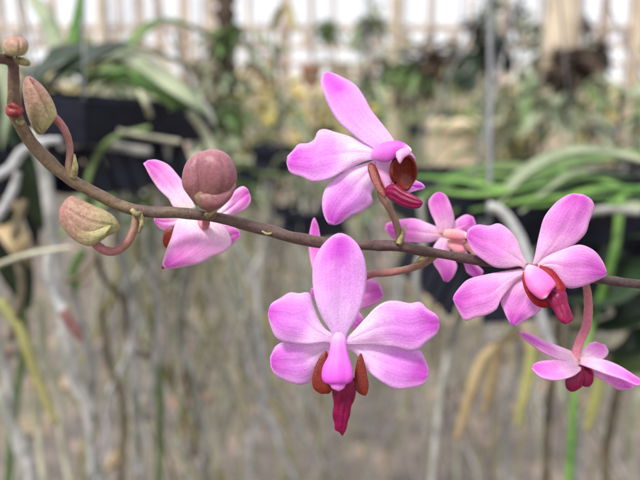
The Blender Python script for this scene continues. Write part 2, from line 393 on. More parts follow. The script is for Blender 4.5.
# front flower
f = flower('fully open flower facing the viewer below the stem', (340, 335, -12))
P = M['petal']
tepal('sepal', M['sepal_blotch'], f, [(334, 340), (331, 331), (322, 317), (315, 298), (312.5, 276), (315, 259), (322, 246), (331, 237), (338, 233.5)],
      [(345, 340), (348, 331), (356, 318), (363, 300), (366.5, 277), (364.5, 259), (358, 245), (349, 236.5), (341, 233.5)], -10, -22, 4, 0, 0.7, -3, seed=1)
tepal('petal', P, f, [(334, 334), (326, 330), (319, 320), (314, 307), (309, 293), (299, 293.5), (290, 292.5), (281, 298), (272, 303.5), (269, 311)],
      [(334, 344), (325, 342), (311, 344), (296, 344), (284, 342), (276, 337), (272, 329), (269.5, 321), (268.6, 314)], -8, -12, 4, -1, 0.9, -3, seed=2)
tepal('petal', P, f, [(345, 336), (351, 334), (364, 320), (375, 308), (386, 301.5), (397, 301), (410, 303.5), (420, 302), (427, 309), (436, 314.5), (439, 321)],
      [(345, 344), (357, 344.5), (373, 345), (396, 347.5), (409, 351), (419, 348.5), (427, 341), (436, 334), (439.3, 325)], -8, -12, 4, 2, 1.1, -3, seed=3)
tepal('sepal', P, f, [(334, 341), (318, 341), (302, 340), (287, 341), (276, 346), (270.5, 357)],
      [(334, 350), (325, 357), (316, 371), (309, 382), (299, 384.5), (287, 381), (276, 375), (270.5, 366)], -2, 3, 4, 3, 0.7, 0, seed=4)
tepal('sepal', P, f, [(345, 343), (360, 342), (380, 343), (402, 345), (419, 350), (425.5, 361), (428.5, 371)],
      [(345, 348), (356, 354), (366, 369), (375, 377), (385, 384), (397, 389), (412, 387.5), (423, 384), (428, 376)], -2, 3, 4, -3, 0.9, 0, seed=5)
body('column', M['column'], f, [(336, 332), (331, 338), (330, 347), (328, 356), (323, 366), (321.5, 376), (324, 382.5), (329.5, 384.5), (332, 388.5), (338, 391)],
     [(342, 332), (346, 338), (346.5, 347), (349, 357), (352.5, 368), (353.5, 376.5), (351, 382), (346, 384.5), (344, 388.5), (339, 391)], -20, -36, 0.62, [(1.57, -.05, .25), (1.0, .05, .2), (2.1, .05, .2)], seed=3)
body('lip_side_lobe', M['lobe'], f, [(325, 351), (319, 358), (314, 370), (312, 381), (314, 389), (321, 394), (325, 393)],
     [(327, 351), (329, 360), (330, 370), (331, 380), (333, 388), (330, 393), (327, 394)], -14, -18, 0.35, [], seed=6, lump=0.12)
body('lip_side_lobe', M['lobe'], f, [(360, 353), (357, 362), (355, 374), (354.5, 385), (357, 391), (361, 394.5), (364, 395.5)],
     [(362, 354), (365, 364), (367, 375), (368.3, 385), (367.5, 392), (366, 395.5)], -14, -18, 0.35, [], seed=7, lump=0.12)
body('lip_middle_lobe', M['lip'], f, [(338, 372), (333, 384), (331.5, 392), (333.5, 404), (332, 415), (334, 424), (334.5, 430), (339, 432), (341.5, 435.5)],
     [(350, 372), (356, 382), (356.5, 390), (355, 400), (352, 406), (350.5, 415), (348, 422), (346.5, 429), (343, 435.5)], -16, -14, 0.35, [(1.9, .30, .16), (1.2, .28, .16)], seed=8, lump=0.1)
ftube('pedicel', M['pedicel_dark'], f, [(343, 246, 6), (342, 262, 18), (341, 290, 18), (340, 318, 6), (340, 336, -4)], [7, 6.5, 6.5, 7, 9], 22)

# top flower, turned to the right
f = flower('open flower turned to the right above the stem', (385, 155, 0))
tepal('sepal', M['sepal_blotch'], f, [(381, 156), (372, 148), (361, 141), (352, 134), (339, 122), (330, 108), (324, 94), (320.8, 83), (322.5, 75.5), (326, 73)],
      [(395, 153), (395, 143), (388, 132), (379, 120.5), (371, 110), (364.5, 98), (355, 85), (340, 76.5), (333, 73.5), (328, 72.7)], 0, 8, 4, 3, 0.6, -4, seed=11)
tepal('petal', P, f, [(378, 150), (367, 145), (352, 137.5), (336, 132.5), (325, 129.3), (318, 131.5), (315, 139), (308, 143.5), (299, 144), (294, 150), (287.5, 156.5)],
      [(378, 160), (367, 160.5), (356, 165), (341, 173), (327, 180), (313, 181.5), (303, 177), (297, 175.5), (290, 172), (287, 163)], -2, 10, 4, -2, 1.0, -3, seed=12)
tepal('sepal', P, f, [(375, 160), (367, 163), (352, 168), (338, 176), (328, 185), (323, 196), (322.5, 209), (325.5, 219), (329, 224)],
      [(380, 164), (378, 175), (375, 186), (371, 194), (372.5, 202), (363, 210.5), (352, 215), (341, 222.5), (334, 225)], 3, 6, 5, 2, 0.9, 1, seed=13)
tepal('sepal', P, f, [(388, 166), (400, 170), (413, 179), (421, 183), (425, 187)], [(388, 176), (396, 190), (406, 193), (418, 190), (424.5, 188)], 14, 26, 2, 0, 0.5, 0, seed=14)
tepal('petal', P, f, [(388, 150), (400, 148), (410, 152), (415, 158)], [(388, 160), (398, 166), (408, 168), (415, 164)], 14, 34, 2, 0, 0.4, 0, seed=15)
body('throat', M['throat'], f, [(376, 158), (377, 168), (380, 178), (385, 188)], [(392, 158), (394, 168), (394, 178), (390, 188)], -4, -10, 0.5, [], seed=4)
body('column', M['column'], f, [(370, 157), (372, 150), (379, 144.5), (388, 141.5), (398, 141), (406, 144), (411.5, 149)],
     [(370, 158), (375, 160.5), (382, 162), (389, 162), (396, 157.5), (404, 154), (411.5, 152.5)], -12, -32, 0.7, [], seed=5)
body('anther_cap', M['throat'], f, [(396, 152), (402, 148.5), (409, 148)], [(396, 157), (400, 164), (404, 158), (411, 153.5)], -32, -34, 0.4, [], seed=1, N=14)
body('lip_side_lobe', M['lobe'], f, [(369, 163), (367.5, 167), (368.5, 173), (372.5, 183), (379, 193), (384, 198)], [(371, 162.5), (376, 166), (379, 174), (382, 183), (386, 191), (386, 197)], -18, -34, 0.4, [], seed=6, lump=0.12)
tepal('lip_side_lobe', M['lobe'], f, [(396, 184), (391.5, 177), (391, 168), (394, 160), (400, 156), (406, 155)], [(400, 189.5), (408, 190), (413, 183.5), (416.5, 175), (416, 165.5), (411, 157)], -14, -26, -6, 5, 0.5, 4, seed=7, thick=3.2, groove=0)
body('lip_middle_lobe', M['lip'], f, [(384, 190), (388, 185), (395, 183.5), (402, 189), (411, 193.5), (419, 198), (423, 202)],
     [(384, 192), (388, 198), (396, 203.5), (405, 207.5), (412, 209), (419.5, 208), (423, 204)], -30, -52, 0.6, [(1.9, .25, .14), (1.1, .15, .2)], seed=8, lump=0.08)
ftube('pedicel', M['pedicel_dark'], f, [(401, 246, 3), (399, 233, 4), (395, 220, 6), (389, 208, 10), (382, 196, 14), (380, 178, 10), (380, 160, 4)], [8.5, 7.5, 7, 7, 8, 8, 8], 28)

# right flower
PS = M['petal_side']
f = flower('open flower with dark red lip right of the middle, tilted down', (530, 268, 5))
tepal('petal', PS, f, [(527, 264), (522.5, 256), (518, 243), (510.5, 231.5), (499, 223.7), (489, 226), (478, 224.8), (470, 228.5), (467, 233)],
      [(525, 270), (519, 266), (508, 267.5), (495, 267), (483, 260), (473, 251.5), (468.5, 243), (466.8, 236)], 6, 0, 4, -2, 0.8, -3, seed=21)
tepal('sepal', PS, f, [(532, 266), (535, 256), (539, 235), (544.5, 217), (555, 203.5), (566, 196), (574, 193.8)],
      [(543, 266), (548, 258), (560, 253), (573, 245), (585, 233.5), (589, 221.5), (594, 208), (591, 199.5), (582, 194.5)], 8, 4, 4, 2, 0.8, -4, seed=22)
tepal('petal', PS, f, [(538, 264), (546, 257), (562, 250), (579, 244.8), (593, 250), (602, 261), (606.5, 272)],
      [(538, 270), (548, 271), (557, 277), (567, 287.5), (581, 286.5), (597, 280), (606.5, 275)], 6, -6, 4, 2, 0.9, -4, seed=23)
tepal('sepal', PS, f, [(526, 268), (515, 270), (501, 272), (482.5, 275.5), (468, 279.5), (460, 287), (453.5, 296)],
      [(528, 274), (516, 281), (501, 299), (496.5, 309), (486, 315), (475, 317.5), (465, 320.5), (458, 310), (453, 299)], 8, -4, 4, -3, 0.7, -2, seed=24)
tepal('sepal', PS, f, [(526, 272), (514, 282), (501, 299), (504, 311), (510, 323)], [(534, 276), (540, 292), (541, 309), (527, 319), (514, 326)], 12, 4, 3, 0, 0.7, -1, seed=25)
body('lip_side_lobe', M['lobe_red'], f, [(523, 272), (522, 280), (526, 293), (534, 304), (543, 308), (549, 307)], [(527, 272), (528, 281), (532, 290), (538, 297), (545, 299), (550, 302)], -8, -22, 0.6, [], seed=6, lump=0.12)
body('lip_side_lobe', M['lobe_red'], f, [(540, 265), (551, 269), (560, 278.5), (565.5, 288), (562, 298)], [(539, 268), (545, 274), (552, 281), (555, 290), (557, 298)], -4, -22, 0.6, [], seed=7, lump=0.12)
body('lip_middle_lobe', M['lip'], f, [(545, 294), (546, 302), (553, 310), (558, 320), (564, 324), (568, 323.5)], [(556, 288), (566, 292), (568.5, 303), (572, 313), (573, 319), (569, 323.5)], -18, -34, 0.5, [(1.5, .15, .2)], seed=8, lump=0.08)
body('column', M['column_rose'], f, [(526, 266), (524, 272), (525, 281), (529, 290), (535, 296), (541, 299.5), (546, 298)],
     [(529, 264), (537, 266.5), (546, 272), (553, 279), (556, 285), (552, 290), (547, 297)], -14, -34, 0.6, [(1.7, .06, .2)], seed=9)
ftube('pedicel', M['pedicel'], f, [(548, 271, 14), (546, 262, 24), (540, 262, 22), (533, 267, 12)], [8, 8, 8, 8], 16)

# drooping flower at right
f = flower('drooping flower seen from above on a long pink stalk at right', (578, 358, 60))
PSf = M['petal_soft']
tepal('petal', PSf, f, [(578, 354, 0), (565, 349, -3), (545, 341, -8), (530, 334, -12), (519, 331.5, -15)], [(578, 362, -16), (566, 361, -19), (552, 357, -22), (537, 348.5, -24), (523, 338, -20)], 60, 58, 2, 0, 0.8, -2, seed=31)
tepal('sepal', PSf, f, [(581, 361, -10), (570, 359.5, -14), (555, 360, -20), (541, 361.5, -26), (533, 365, -30)], [(581, 370, -26), (573, 376, -32), (557, 380.5, -40), (541, 377.5, -42), (532, 369, -36)], 60, 54, 2, 0, 0.8, -2, seed=32)
tepal('petal', PSf, f, [(580, 357, -6), (592, 358, -8), (607, 361, -12), (620, 366.5, -16), (632, 374, -20), (641, 380, -24)], [(580, 364, -22), (593, 369, -26), (608, 374.5, -30), (624, 380, -34), (636, 385.5, -34), (641, 384, -30)], 60, 50, 2, 0, 0.8, -2, seed=33)
tepal('sepal', PSf, f, [(586, 366, 4), (600, 369, 2), (618, 374, 0), (634, 383, 0)], [(590, 374, 0), (606, 382, 0), (619, 389.5, 0), (633, 388, 0)], 52, 48, 2, 0, 0.6, 0, seed=34)
tepal('sepal', M['petal_back'], f, [(578, 358, 0), (583, 350, 2), (588, 344.5, 4), (595, 342, 5)], [(588, 361, 0), (601, 360, 0), (608, 353, 3), (605, 345.5, 5)], 60, 74, 3, 0, 0.5, 0, seed=35)
body('lip_side_lobe', M['lip'], f, [(580, 364), (571, 371), (565.5, 379), (566, 388), (571, 392)], [(583, 364), (585, 372), (584, 380), (582, 387), (575, 391.5)], 40, 36, 0.5, [], seed=6, lump=0.1)
body('lip_middle_lobe', M['lip'], f, [(582, 364), (581, 372), (581, 380), (583, 386), (587, 387)], [(587, 364), (593, 371), (593.5, 379), (592, 384), (589, 387)], 46, 42, 0.6, [], seed=7, lump=0.1)
ftube('pedicel', M['pedicel_pink'], f, [(584, 277, 16), (587, 290, 24), (588.5, 308, 36), (586.5, 326, 48), (580, 341, 56), (576, 354, 56), (577, 362, 50)], [7, 7.5, 8.5, 9, 9, 9, 8], 34)

# half hidden flower behind the stem
f = flower('softly blurred flower half hidden behind the stem', (446, 235, 120))
tepal('sepal', PSf, f, [(438, 234), (435, 222), (430.5, 212), (428.5, 202), (433, 195), (438, 192.5)], [(450, 234), (452, 227), (454, 218), (451, 206), (446, 196), (440, 192.5)], 118, 112, 4, 0, 0.8, 0, seed=41)
tepal('petal', PSf, f, [(443, 230), (428, 223.5), (413, 218.5), (396, 220.5), (386, 224)], [(443, 238), (430, 242), (412, 242.5), (394, 239), (385, 229)], 120, 112, 4, 0, 0.8, 0, seed=42)
tepal('petal', PSf, f, [(447, 230), (454, 222), (465, 215), (473, 217)], [(447, 236), (458, 235), (468, 232), (476, 224)], 122, 130, 3, 0, 0.8, 0, seed=43)
tepal('sepal', PSf, f, [(440, 238), (434, 246), (432, 256), (434, 264), (439, 272), (444, 281)], [(450, 238), (450, 250), (453, 258), (457, 266), (454, 275), (448, 282)], 118, 108, 4, 0, 0.8, 0, seed=44)
tepal('sepal', PSf, f, [(446, 238), (456, 252), (464, 263), (467, 272), (474, 277)], [(452, 236), (466, 252), (474, 263), (483, 271), (480, 277)], 122, 116, 3, 0, 0.8, 0, seed=45)
body('column', M['column_peach'], f, [(443, 233), (446, 229.5), (456, 229), (464, 231), (468, 234)], [(443, 236), (447, 239), (456, 239.5), (463, 240), (468, 238)], 104, 84, 0.8, [], seed=5)
body('lip_side_lobe', M['column_peach'], f, [(447, 240), (453, 239), (462, 240), (468, 244)], [(448, 246), (454, 252), (462, 254), (468, 250)], 106, 94, 0.5, [], seed=6, lump=0.1)
ftube('pedicel', M['pedicel'], f, [(478, 261, 16), (474, 252, 60), (462, 242, 110), (450, 236, 124)], [7, 7, 7, 7], 18)

# flower seen from behind at left
PB = M['petal_back']
f = flower('flower seen from behind, half covered by the round bud', (200, 215, 40))
tepal('petal', PB, f, [(182, 214), (173, 206), (169, 199), (159, 189), (151, 177.5), (146, 168), (143.5, 163.5)], [(196, 208), (190, 196), (184, 184), (177, 174), (168, 164.5), (157, 160), (148, 160.5)], 40, 50, 2, 0, 0.7, 0, seed=51)
tepal('petal', PB, f, [(213, 216), (222, 208), (230, 197.5), (236, 190), (243, 186.5), (248, 190)], [(213, 220), (226, 217), (237, 213), (246, 208.5), (250.5, 202), (250, 196)], 42, 48, 2, 0, 0.7, 0, seed=52)
tepal('sepal', PB, f, [(190, 212), (180, 217), (175, 226), (171.5, 238), (167, 249), (164, 259), (162.5, 265)], [(210, 214), (222, 224), (230, 236), (231, 245), (224, 252), (212, 256.5), (200, 263), (186, 266), (174, 268), (165, 268.5)], 40, 30, 9, -4, 1.4, -4, seed=53)
tepal('sepal', PB, f, [(205, 216), (222, 224), (232, 226), (239.5, 231)], [(206, 226), (214, 238), (222, 248), (232, 245), (241, 236)], 46, 46, 2, 0, 0.7, 0, seed=54)
tepal('sepal', PB, f, [(184, 212), (170, 213), (158, 216), (154, 219)], [(184, 224), (176, 230), (168, 231.5), (160, 228), (154.5, 221)], 46, 52, 2, 0, 0.6, 0, seed=55)
body('lip_side_lobe', M['lobe'], f, [(172, 226), (165, 231), (162.5, 239), (164, 246), (168, 249)], [(175, 226), (175, 233), (174, 241), (171, 248), (169, 249)], 42, 42, 0.5, [], seed=6, lump=0.1)
body('lip_middle_lobe', M['lip'], f, [(175, 250), (167, 258), (162, 266), (161.5, 268)], [(178, 254), (172, 262), (166, 268), (162.5, 269)], 44, 40, 0.5, [], seed=6, lump=0.1)
ftube('pedicel', M['pedicel_pink'], f, [(206, 217, 6), (206, 224, 16), (204, 226, 26), (198, 218, 38)], [8, 8, 8, 8], 16)

# hidden flower behind the front one
f = flower('flower almost hidden behind the front flower', (340, 295, 80))
tepal('sepal', PSf, f, [(330, 300), (318, 282), (311, 262), (309, 240), (311.5, 224), (314, 218)], [(344, 296), (334, 276), (326, 256), (321, 240), (318, 226), (314.5, 218)], 80, 90, 3, 0, 0.7, 0, seed=61)
tepal('petal', PSf, f, [(345, 298), (355, 286), (366, 279.5), (376, 280.5), (381, 288)], [(345, 306), (356, 309), (368, 307), (378, 302), (383.5, 296)], 80, 88, 3, 0, 0.7, 0, seed=62)
tepal('petal', PSf, f, [(334, 296), (322, 290), (312, 288)], [(334, 304), (322, 302), (310, 296)], 80, 88, 3, 0, 0.7, 0, seed=63)
tepal('sepal', PSf, f, [(342, 304), (354, 308), (362, 316), (365, 324)], [(338, 310), (346, 322), (356, 330), (364, 328)], 80, 84, 3, 0, 0.7, 0, seed=64)
body('column', M['column_peach'], f, [(336, 300), (332, 308), (334, 318)], [(344, 300), (348, 308), (344, 318)], 74, 70, 0.8, [], seed=6)
ftube('pedicel', M['pedicel'], f, [(436, 254, 12), (426, 262, 22), (410, 268.5, 38), (390, 272.5, 54), (370, 274.5, 68), (352, 284, 80), (341, 300, 82)], [8, 7.5, 7.5, 7.5, 8, 8, 8], 32)

# ================================================================== BACKGROUND helpers (local coordinates)
class MB:
    def __init__(s): s.v = []; s.f = []; s.uv = []
    def add(s, v, f, uv=None):
        o = len(s.v); s.v += [Vector(p) for p in v]; s.f += [tuple(i + o for i in q) for q in f]
    def box(s, c, d, rz=0.0, m=None):
        c = Vector(c); x, y, z = d[0] / 2, d[1] / 2, d[2] / 2
        rot = m or Matrix.Rotation(rz, 3, 'Z')
        v = [c + rot @ Vector((a * x, b_ * y, e * z)) for e in (-1, 1) for a, b_ in ((-1, -1), (1, -1), (1, 1), (-1, 1))]
        s.add(v, [(3, 2, 1, 0), (4, 5, 6, 7), (0, 1, 5, 4), (1, 2, 6, 5), (2, 3, 7, 6), (3, 0, 4, 7)])
    def tube(s, pts, r, n=10, sides=6):
        v, f, _ = tube_geo(pts, r, n, sides); s.add(v, f)
    def build(s, name, mat, parent=None, origin=None, smooth=False):
        me = mesh_from(name, s.v, s.f, origin)
        return link(name, me, mat, parent, origin, smooth)

def leaf_geo(pts, w, normal=Vector((0, 0, 1)), fold=0.35, n=16, thick=0.0012, droop=0.0):
    """strap leaf along pts: channelled section, tapering, closed solid"""
    C = catmull([v3(p) for p in pts], n); v, f = [], []
    for i in range(n):
        u = i / (n - 1)
        t = (C[min(i + 1, n - 1)] - C[max(i - 1, 0)]).normalized()
        s = t.cross(normal)
        s = s.normalized() if s.length > 1e-4 else Vector((1, 0, 0))
        nn = s.cross(t)
        ww = w / 2 * (0.55 + 0.45 * min(1, u * 5)) * (1 - max(0, (u - 0.6) / 0.4) ** 2.2 * 0.94)
        for (a, b_) in ((-1, fold), (0, 0), (1, fold), (1, fold - thick / w * 4), (0, -thick / w * 4), (-1, fold - thick / w * 4)):
            v.append(C[i] + s * (a * ww) + nn * (b_ * ww))
    for i in range(n - 1):
        for k in range(6):
            f.append((i * 6 + k, i * 6 + (k + 1) % 6, (i + 1) * 6 + (k + 1) % 6, (i + 1) * 6 + k))
    f.append((0, 1, 2, 3, 4, 5)); f.append(tuple((n - 1) * 6 + k for k in (5, 4, 3, 2, 1, 0)))
    return v, f
def leaf(name, mat, parent, pts, w, normal=Vector((0, 0, 1)), fold=0.35, world=False, n=16):
    v, f = leaf_geo(pts, w, normal, fold, n)
    o0 = v[1].copy() if world else None
    return link(name, mesh_from(name, v, f, o0), mat, parent, o0)

def make_basket(size, h, wire_up, rim_h=0.03):
    """black slatted square hanging basket, origin at its floor"""
    r = empty('hanging_basket', (0, 0, 0))
    m = MB(); s = size / 2; th = 0.006
    for sx, sy, rz in ((0, -1, 0), (0, 1, 0), (1, 0, math.pi / 2), (-1, 0, math.pi / 2)):
        ln = size + (th if rz == 0 else -th)
        m.box((sx * s, sy * s, h - rim_h / 2), (ln, th, rim_h), rz)
    o = m.build('rim', M['black_plastic'], r)
    bv = o.modifiers.new('soft_edge', 'BEVEL'); bv.width = 0.0015; bv.segments = 2
    m = MB(); k = 6
    for side in range(4):
        rot = Matrix.Rotation(side * math.pi / 2, 3, 'Z')
        for i in range(k):
            t = (i + 0.5) / k * 2 - 1
            a = rot @ Vector((t * s * 0.93, -s + 0.004, h - rim_h)); b_ = rot @ Vector((t * s * 0.72, -s * 0.76, 0.0))
            d = (b_ - a); q = d.to_track_quat('Z', 'Y').to_matrix()
            m.box((a + b_) / 2, (size / k * 0.62, 0.004, d.length), m=Matrix.Rotation(side * math.pi / 2, 3, 'Z') @ (Matrix.Rotation(-math.atan2(s * 0.24, h - rim_h), 3, 'X')))
    m.build('slat', M['black_plastic'], r)
    m = MB()
    for i in range(5):
        t = (i + 0.5) / 5 * 2 - 1
        m.box((t * s * 0.7, 0, -0.003), (size * 0.07, s * 1.5, 0.005)); m.box((0, t * s * 0.7, 0.003), (s * 1.5, size * 0.07, 0.005))
    m.build('floor_grid', M['black_plastic'], r)
    hk = h + size * 1.25
    for i in range(4):
        a = (i + 0.5) * math.pi / 2; c = s * 1.3
        p = Vector((math.cos(a) * c, math.sin(a) * c, h - 0.006))
        mm = MB(); mm.tube([p, p.lerp(Vector((0, 0, hk)), .5), Vector((0, 0, hk))], 0.0011, 6, 5); mm.build('hanger_wire', M['wire'], r, None, True)
    mm = MB(); mm.tube([(0, 0, hk), (0.002, 0, hk + (wire_up - hk) / 2), (0, 0, wire_up)], 0.0016, 8, 6); mm.build('hanging_rod', M['wire'], r, None, True)
    return r
def root_path(rr, p0, ln, spread, bends=5, wander=.3):
    p = Vector(p0); out = [p.copy()]
    d = Vector((rr.uniform(-1, 1) * spread, rr.uniform(-1, 1) * spread, -0.6))
    for i in range(bends):
        d = d * 0.55 + Vector((rr.uniform(-wander, wander), rr.uniform(-wander, wander), -0.9))
        p = p + d.normalized() * (ln / bends); out.append(p.copy())
    return out
def make_plant(seed, nleaf, nroot, rootlen, leaflen, leafmats, rootmats, h=0.07, stemh=0.2, n=14, thin=1.0, wander=.3, bends=6):
    """strap leaved orchid, origin at the basket floor"""
    rr = random.Random(seed)
    r = empty('strap_leaf_orchid', (0, 0, 0))
    tp = Vector((rr.uniform(-.03, .03), rr.uniform(-.03, .03), h + stemh))
    st = [Vector((0, 0, 0.01)), Vector((tp.x * .3, tp.y * .3, (h + stemh) * .5)), tp]
    m = MB(); m.tube(st, [0.008, 0.007, 0.004], 10, 7); m.build('stem', M['root_brown'], r, None, True)
    az = rr.uniform(0, math.pi)
    for i in range(nleaf):
        t = 0.3 + 0.7 * i / max(1, nleaf - 1)
        b0 = st[0].lerp(tp, t); a = az + (i % 2) * math.pi + rr.uniform(-.5, .5)
        ln = leaflen * rr.uniform(.65, 1.1); dx = Vector((math.cos(a), math.sin(a), 0))
        up = rr.uniform(.35, .9); dr = rr.uniform(.1, .8)
        pts = [b0, b0 + dx * ln * .35 + Vector((0, 0, ln * .35 * up)), b0 + dx * ln * .7 + Vector((0, 0, ln * (.45 * up - .05 * dr))), b0 + dx * ln + Vector((0, 0, ln * (.35 * up - .45 * dr)))]
        leaf('leaf', M[rr.choice(leafmats)], r, pts, rr.uniform(.018, .03), n=n)
    for i in range(nroot):
        a = rr.uniform(0, 6.28); q = rr.uniform(.02, .075)
        p0 = (math.cos(a) * q, math.sin(a) * q, rr.uniform(.0, h + .03))
        pts = root_path(rr, p0, rootlen * rr.uniform(.45, 1.15), rr.uniform(.3, .9), bends, wander)
        rd = rr.uniform(.0020, .0042) * thin
        tube('aerial_root', M[rr.choice(rootmats)], r, pts, [rd, rd, rd, rd * .9, rd * .8, rd * .45], 18, 6, .15, i, 1, False)
    return r
def tree_copy(o, parent=None):
    c = o.copy(); COL.objects.link(c)
    if parent is not None: c.parent = parent
    for ch in list(o.children): tree_copy(ch, c)
    return c
def drop(o):
    for ch in list(o.children): drop(ch)
    bpy.data.objects.remove(o)

# ---- setting: ground
m, nt, out = new_mat('nursery_ground')
ob = coords(nt)
n1 = noise_tex(nt, 5.0, 8, ob, 0.68, 0.6); n2 = noise_tex(nt, 34, 6, ob, 0.8); n3 = noise_tex(nt, 0.9, 4, ob)
c1 = ramp(nt, n1.outputs[0], [(0.32, srgb(88, 83, 80)), (0.46, srgb(118, 110, 106)), (0.56, srgb(136, 126, 120)), (0.70, srgb(184, 158, 134))]).outputs[0]
c2 = ramp(nt, n2.outputs[0], [(0.36, (0.42, 0.41, 0.42)), (0.64, (1.4, 1.38, 1.38))], 'LINEAR').outputs[0]
c = mix(nt, c1, c2, 0.8, 'MULTIPLY')
g = ramp(nt, n3.outputs[0], [(0.5, (0, 0, 0)), (0.7, (1, 1, 1))]).outputs[0]
c = mix(nt, c, srgb(122, 126, 92), math_node(nt, 'MULTIPLY', g, 0.45))
principled(nt, out, c, 0.9, 0.2, n2.outputs[0], 0.02)
M['ground'] = m
me = mesh_from('ground', [(-150, -60, 0), (150, -60, 0), (150, 300, 0), (-150, 300, 0)], [(0, 1, 2, 3)])
tag(link('ground', me, m, smooth=False), 'grey brown nursery ground with leaf litter', 'ground', kind='structure')

# fallen leaves
lr = random.Random(3)
protos = []
for k in range(3):
    v, f = leaf_geo([(-.07, 0, .006), (-.03, .008, .016), (.03, .004, .014), (.075, -.01, .006)], .07, Vector((0, 0, 1)), .25, 12)
    protos.append(mesh_from('fallen_leaf', v, f))
for i in range(46):
    y = lr.uniform(1.9, 6.5); x = lr.uniform(-.5, .5) * y
    me = protos[i % 3]
    if i < 3: o = link('fallen_leaf', me, M['leaf_litter' if i != 1 else 'leaf_litter_red'])
    else: o = bpy.data.objects.new('fallen_leaf', me); COL.objects.link(o)
    o.location = (x, y, .004); o.rotation_euler = (lr.uniform(-.2, .2), lr.uniform(-.2, .2), lr.uniform(0, 6.28)); s_ = lr.uniform(.5, 1.2); o.scale = (s_, s_, s_)
    tag(o, 'dry brown fallen leaf lying on the blurred nursery ground', 'fallen leaf', 'fallen leaves on the ground')

# ---- near left: basket, its plant
BK = []
bz = make_basket(0.2, 0.088, 1.4, 0.041)
b0 = W(80, 165, 0.78); bz.location = (b0.x, b0.y, 1.162); bz.rotation_euler = (rad(-2), rad(4), rad(-26))
tag(bz, 'black slatted plastic basket hanging left of the round bud', 'hanging basket')
pl = empty('strap_leaf_orchid', W(120, 110, 0.74)); 
tag(pl, 'green strap-leaved orchid lying over the rim of the left black basket', 'orchid plant')
def lf(par, pts, w, mat, normal=None, fold=.3, name='leaf'):
    P_ = [W(*p) for p in pts]
    return leaf(name, M[mat], par, P_, w, normal if normal is not None else (UP - FW * .6).normalized(), fold, True, 20)
def rt(par, pts, w, mat, name='aerial_root', n=26, seed=0):
    P_ = [W(*p) for p in pts]
    dm = sum(p[2] for p in pts) / len(pts); rds = w if isinstance(w, (list, tuple)) else [w] * len(pts)
    return tube(name, M[mat], par, P_, [q / 2 * dm / FPX for q in rds], n, 8, .12, seed, .7)
lf(pl, [(92, 62, .72), (130, 60, .70), (165, 82, .69), (195, 104, .68), (214, 122, .69)], .022, 'leaf_grey')
lf(pl, [(80, 74, .76), (115, 72, .74), (150, 84, .72), (180, 97, .71), (206, 112, .70)], .020, 'leaf_green')
lf(pl, [(78, 84, .80), (105, 80, .80), (140, 88, .82), (170, 92, .84), (210, 90, .86)], .024, 'leaf_mid')
lf(pl, [(60, 82, .8), (95, 58, .8), (140, 52, .82), (180, 62, .86), (206, 80, .9)], .022, 'leaf_grey')
lf(pl, [(90, 84, .8), (120, 66, .82), (150, 68, .84), (185, 80, .88)], .020, 'leaf_yellow')
lf(pl, [(70, 80, .8), (60, 56, .82), (52, 30, .84), (40, 8, .86), (20, -14, .88)], .020, 'leaf_grey')
lf(pl, [(110, 80, .8), (135, 40, .82), (160, 22, .84), (190, 26, .86), (220, 44, .9)], .018, 'leaf_mid')
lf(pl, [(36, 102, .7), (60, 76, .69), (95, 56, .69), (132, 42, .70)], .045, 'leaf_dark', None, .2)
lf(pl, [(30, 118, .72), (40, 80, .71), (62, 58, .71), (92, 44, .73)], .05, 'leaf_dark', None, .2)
lf(pl, [(84, 78, .8), (74, 40, .8), (80, 10, .8), (82, -20, .8)], .014, 'leaf_green')
lf(pl, [(60, 92, .8), (20, 70, .76), (-10, 64, .74), (-40, 76, .72)], .03, 'leaf_grey')
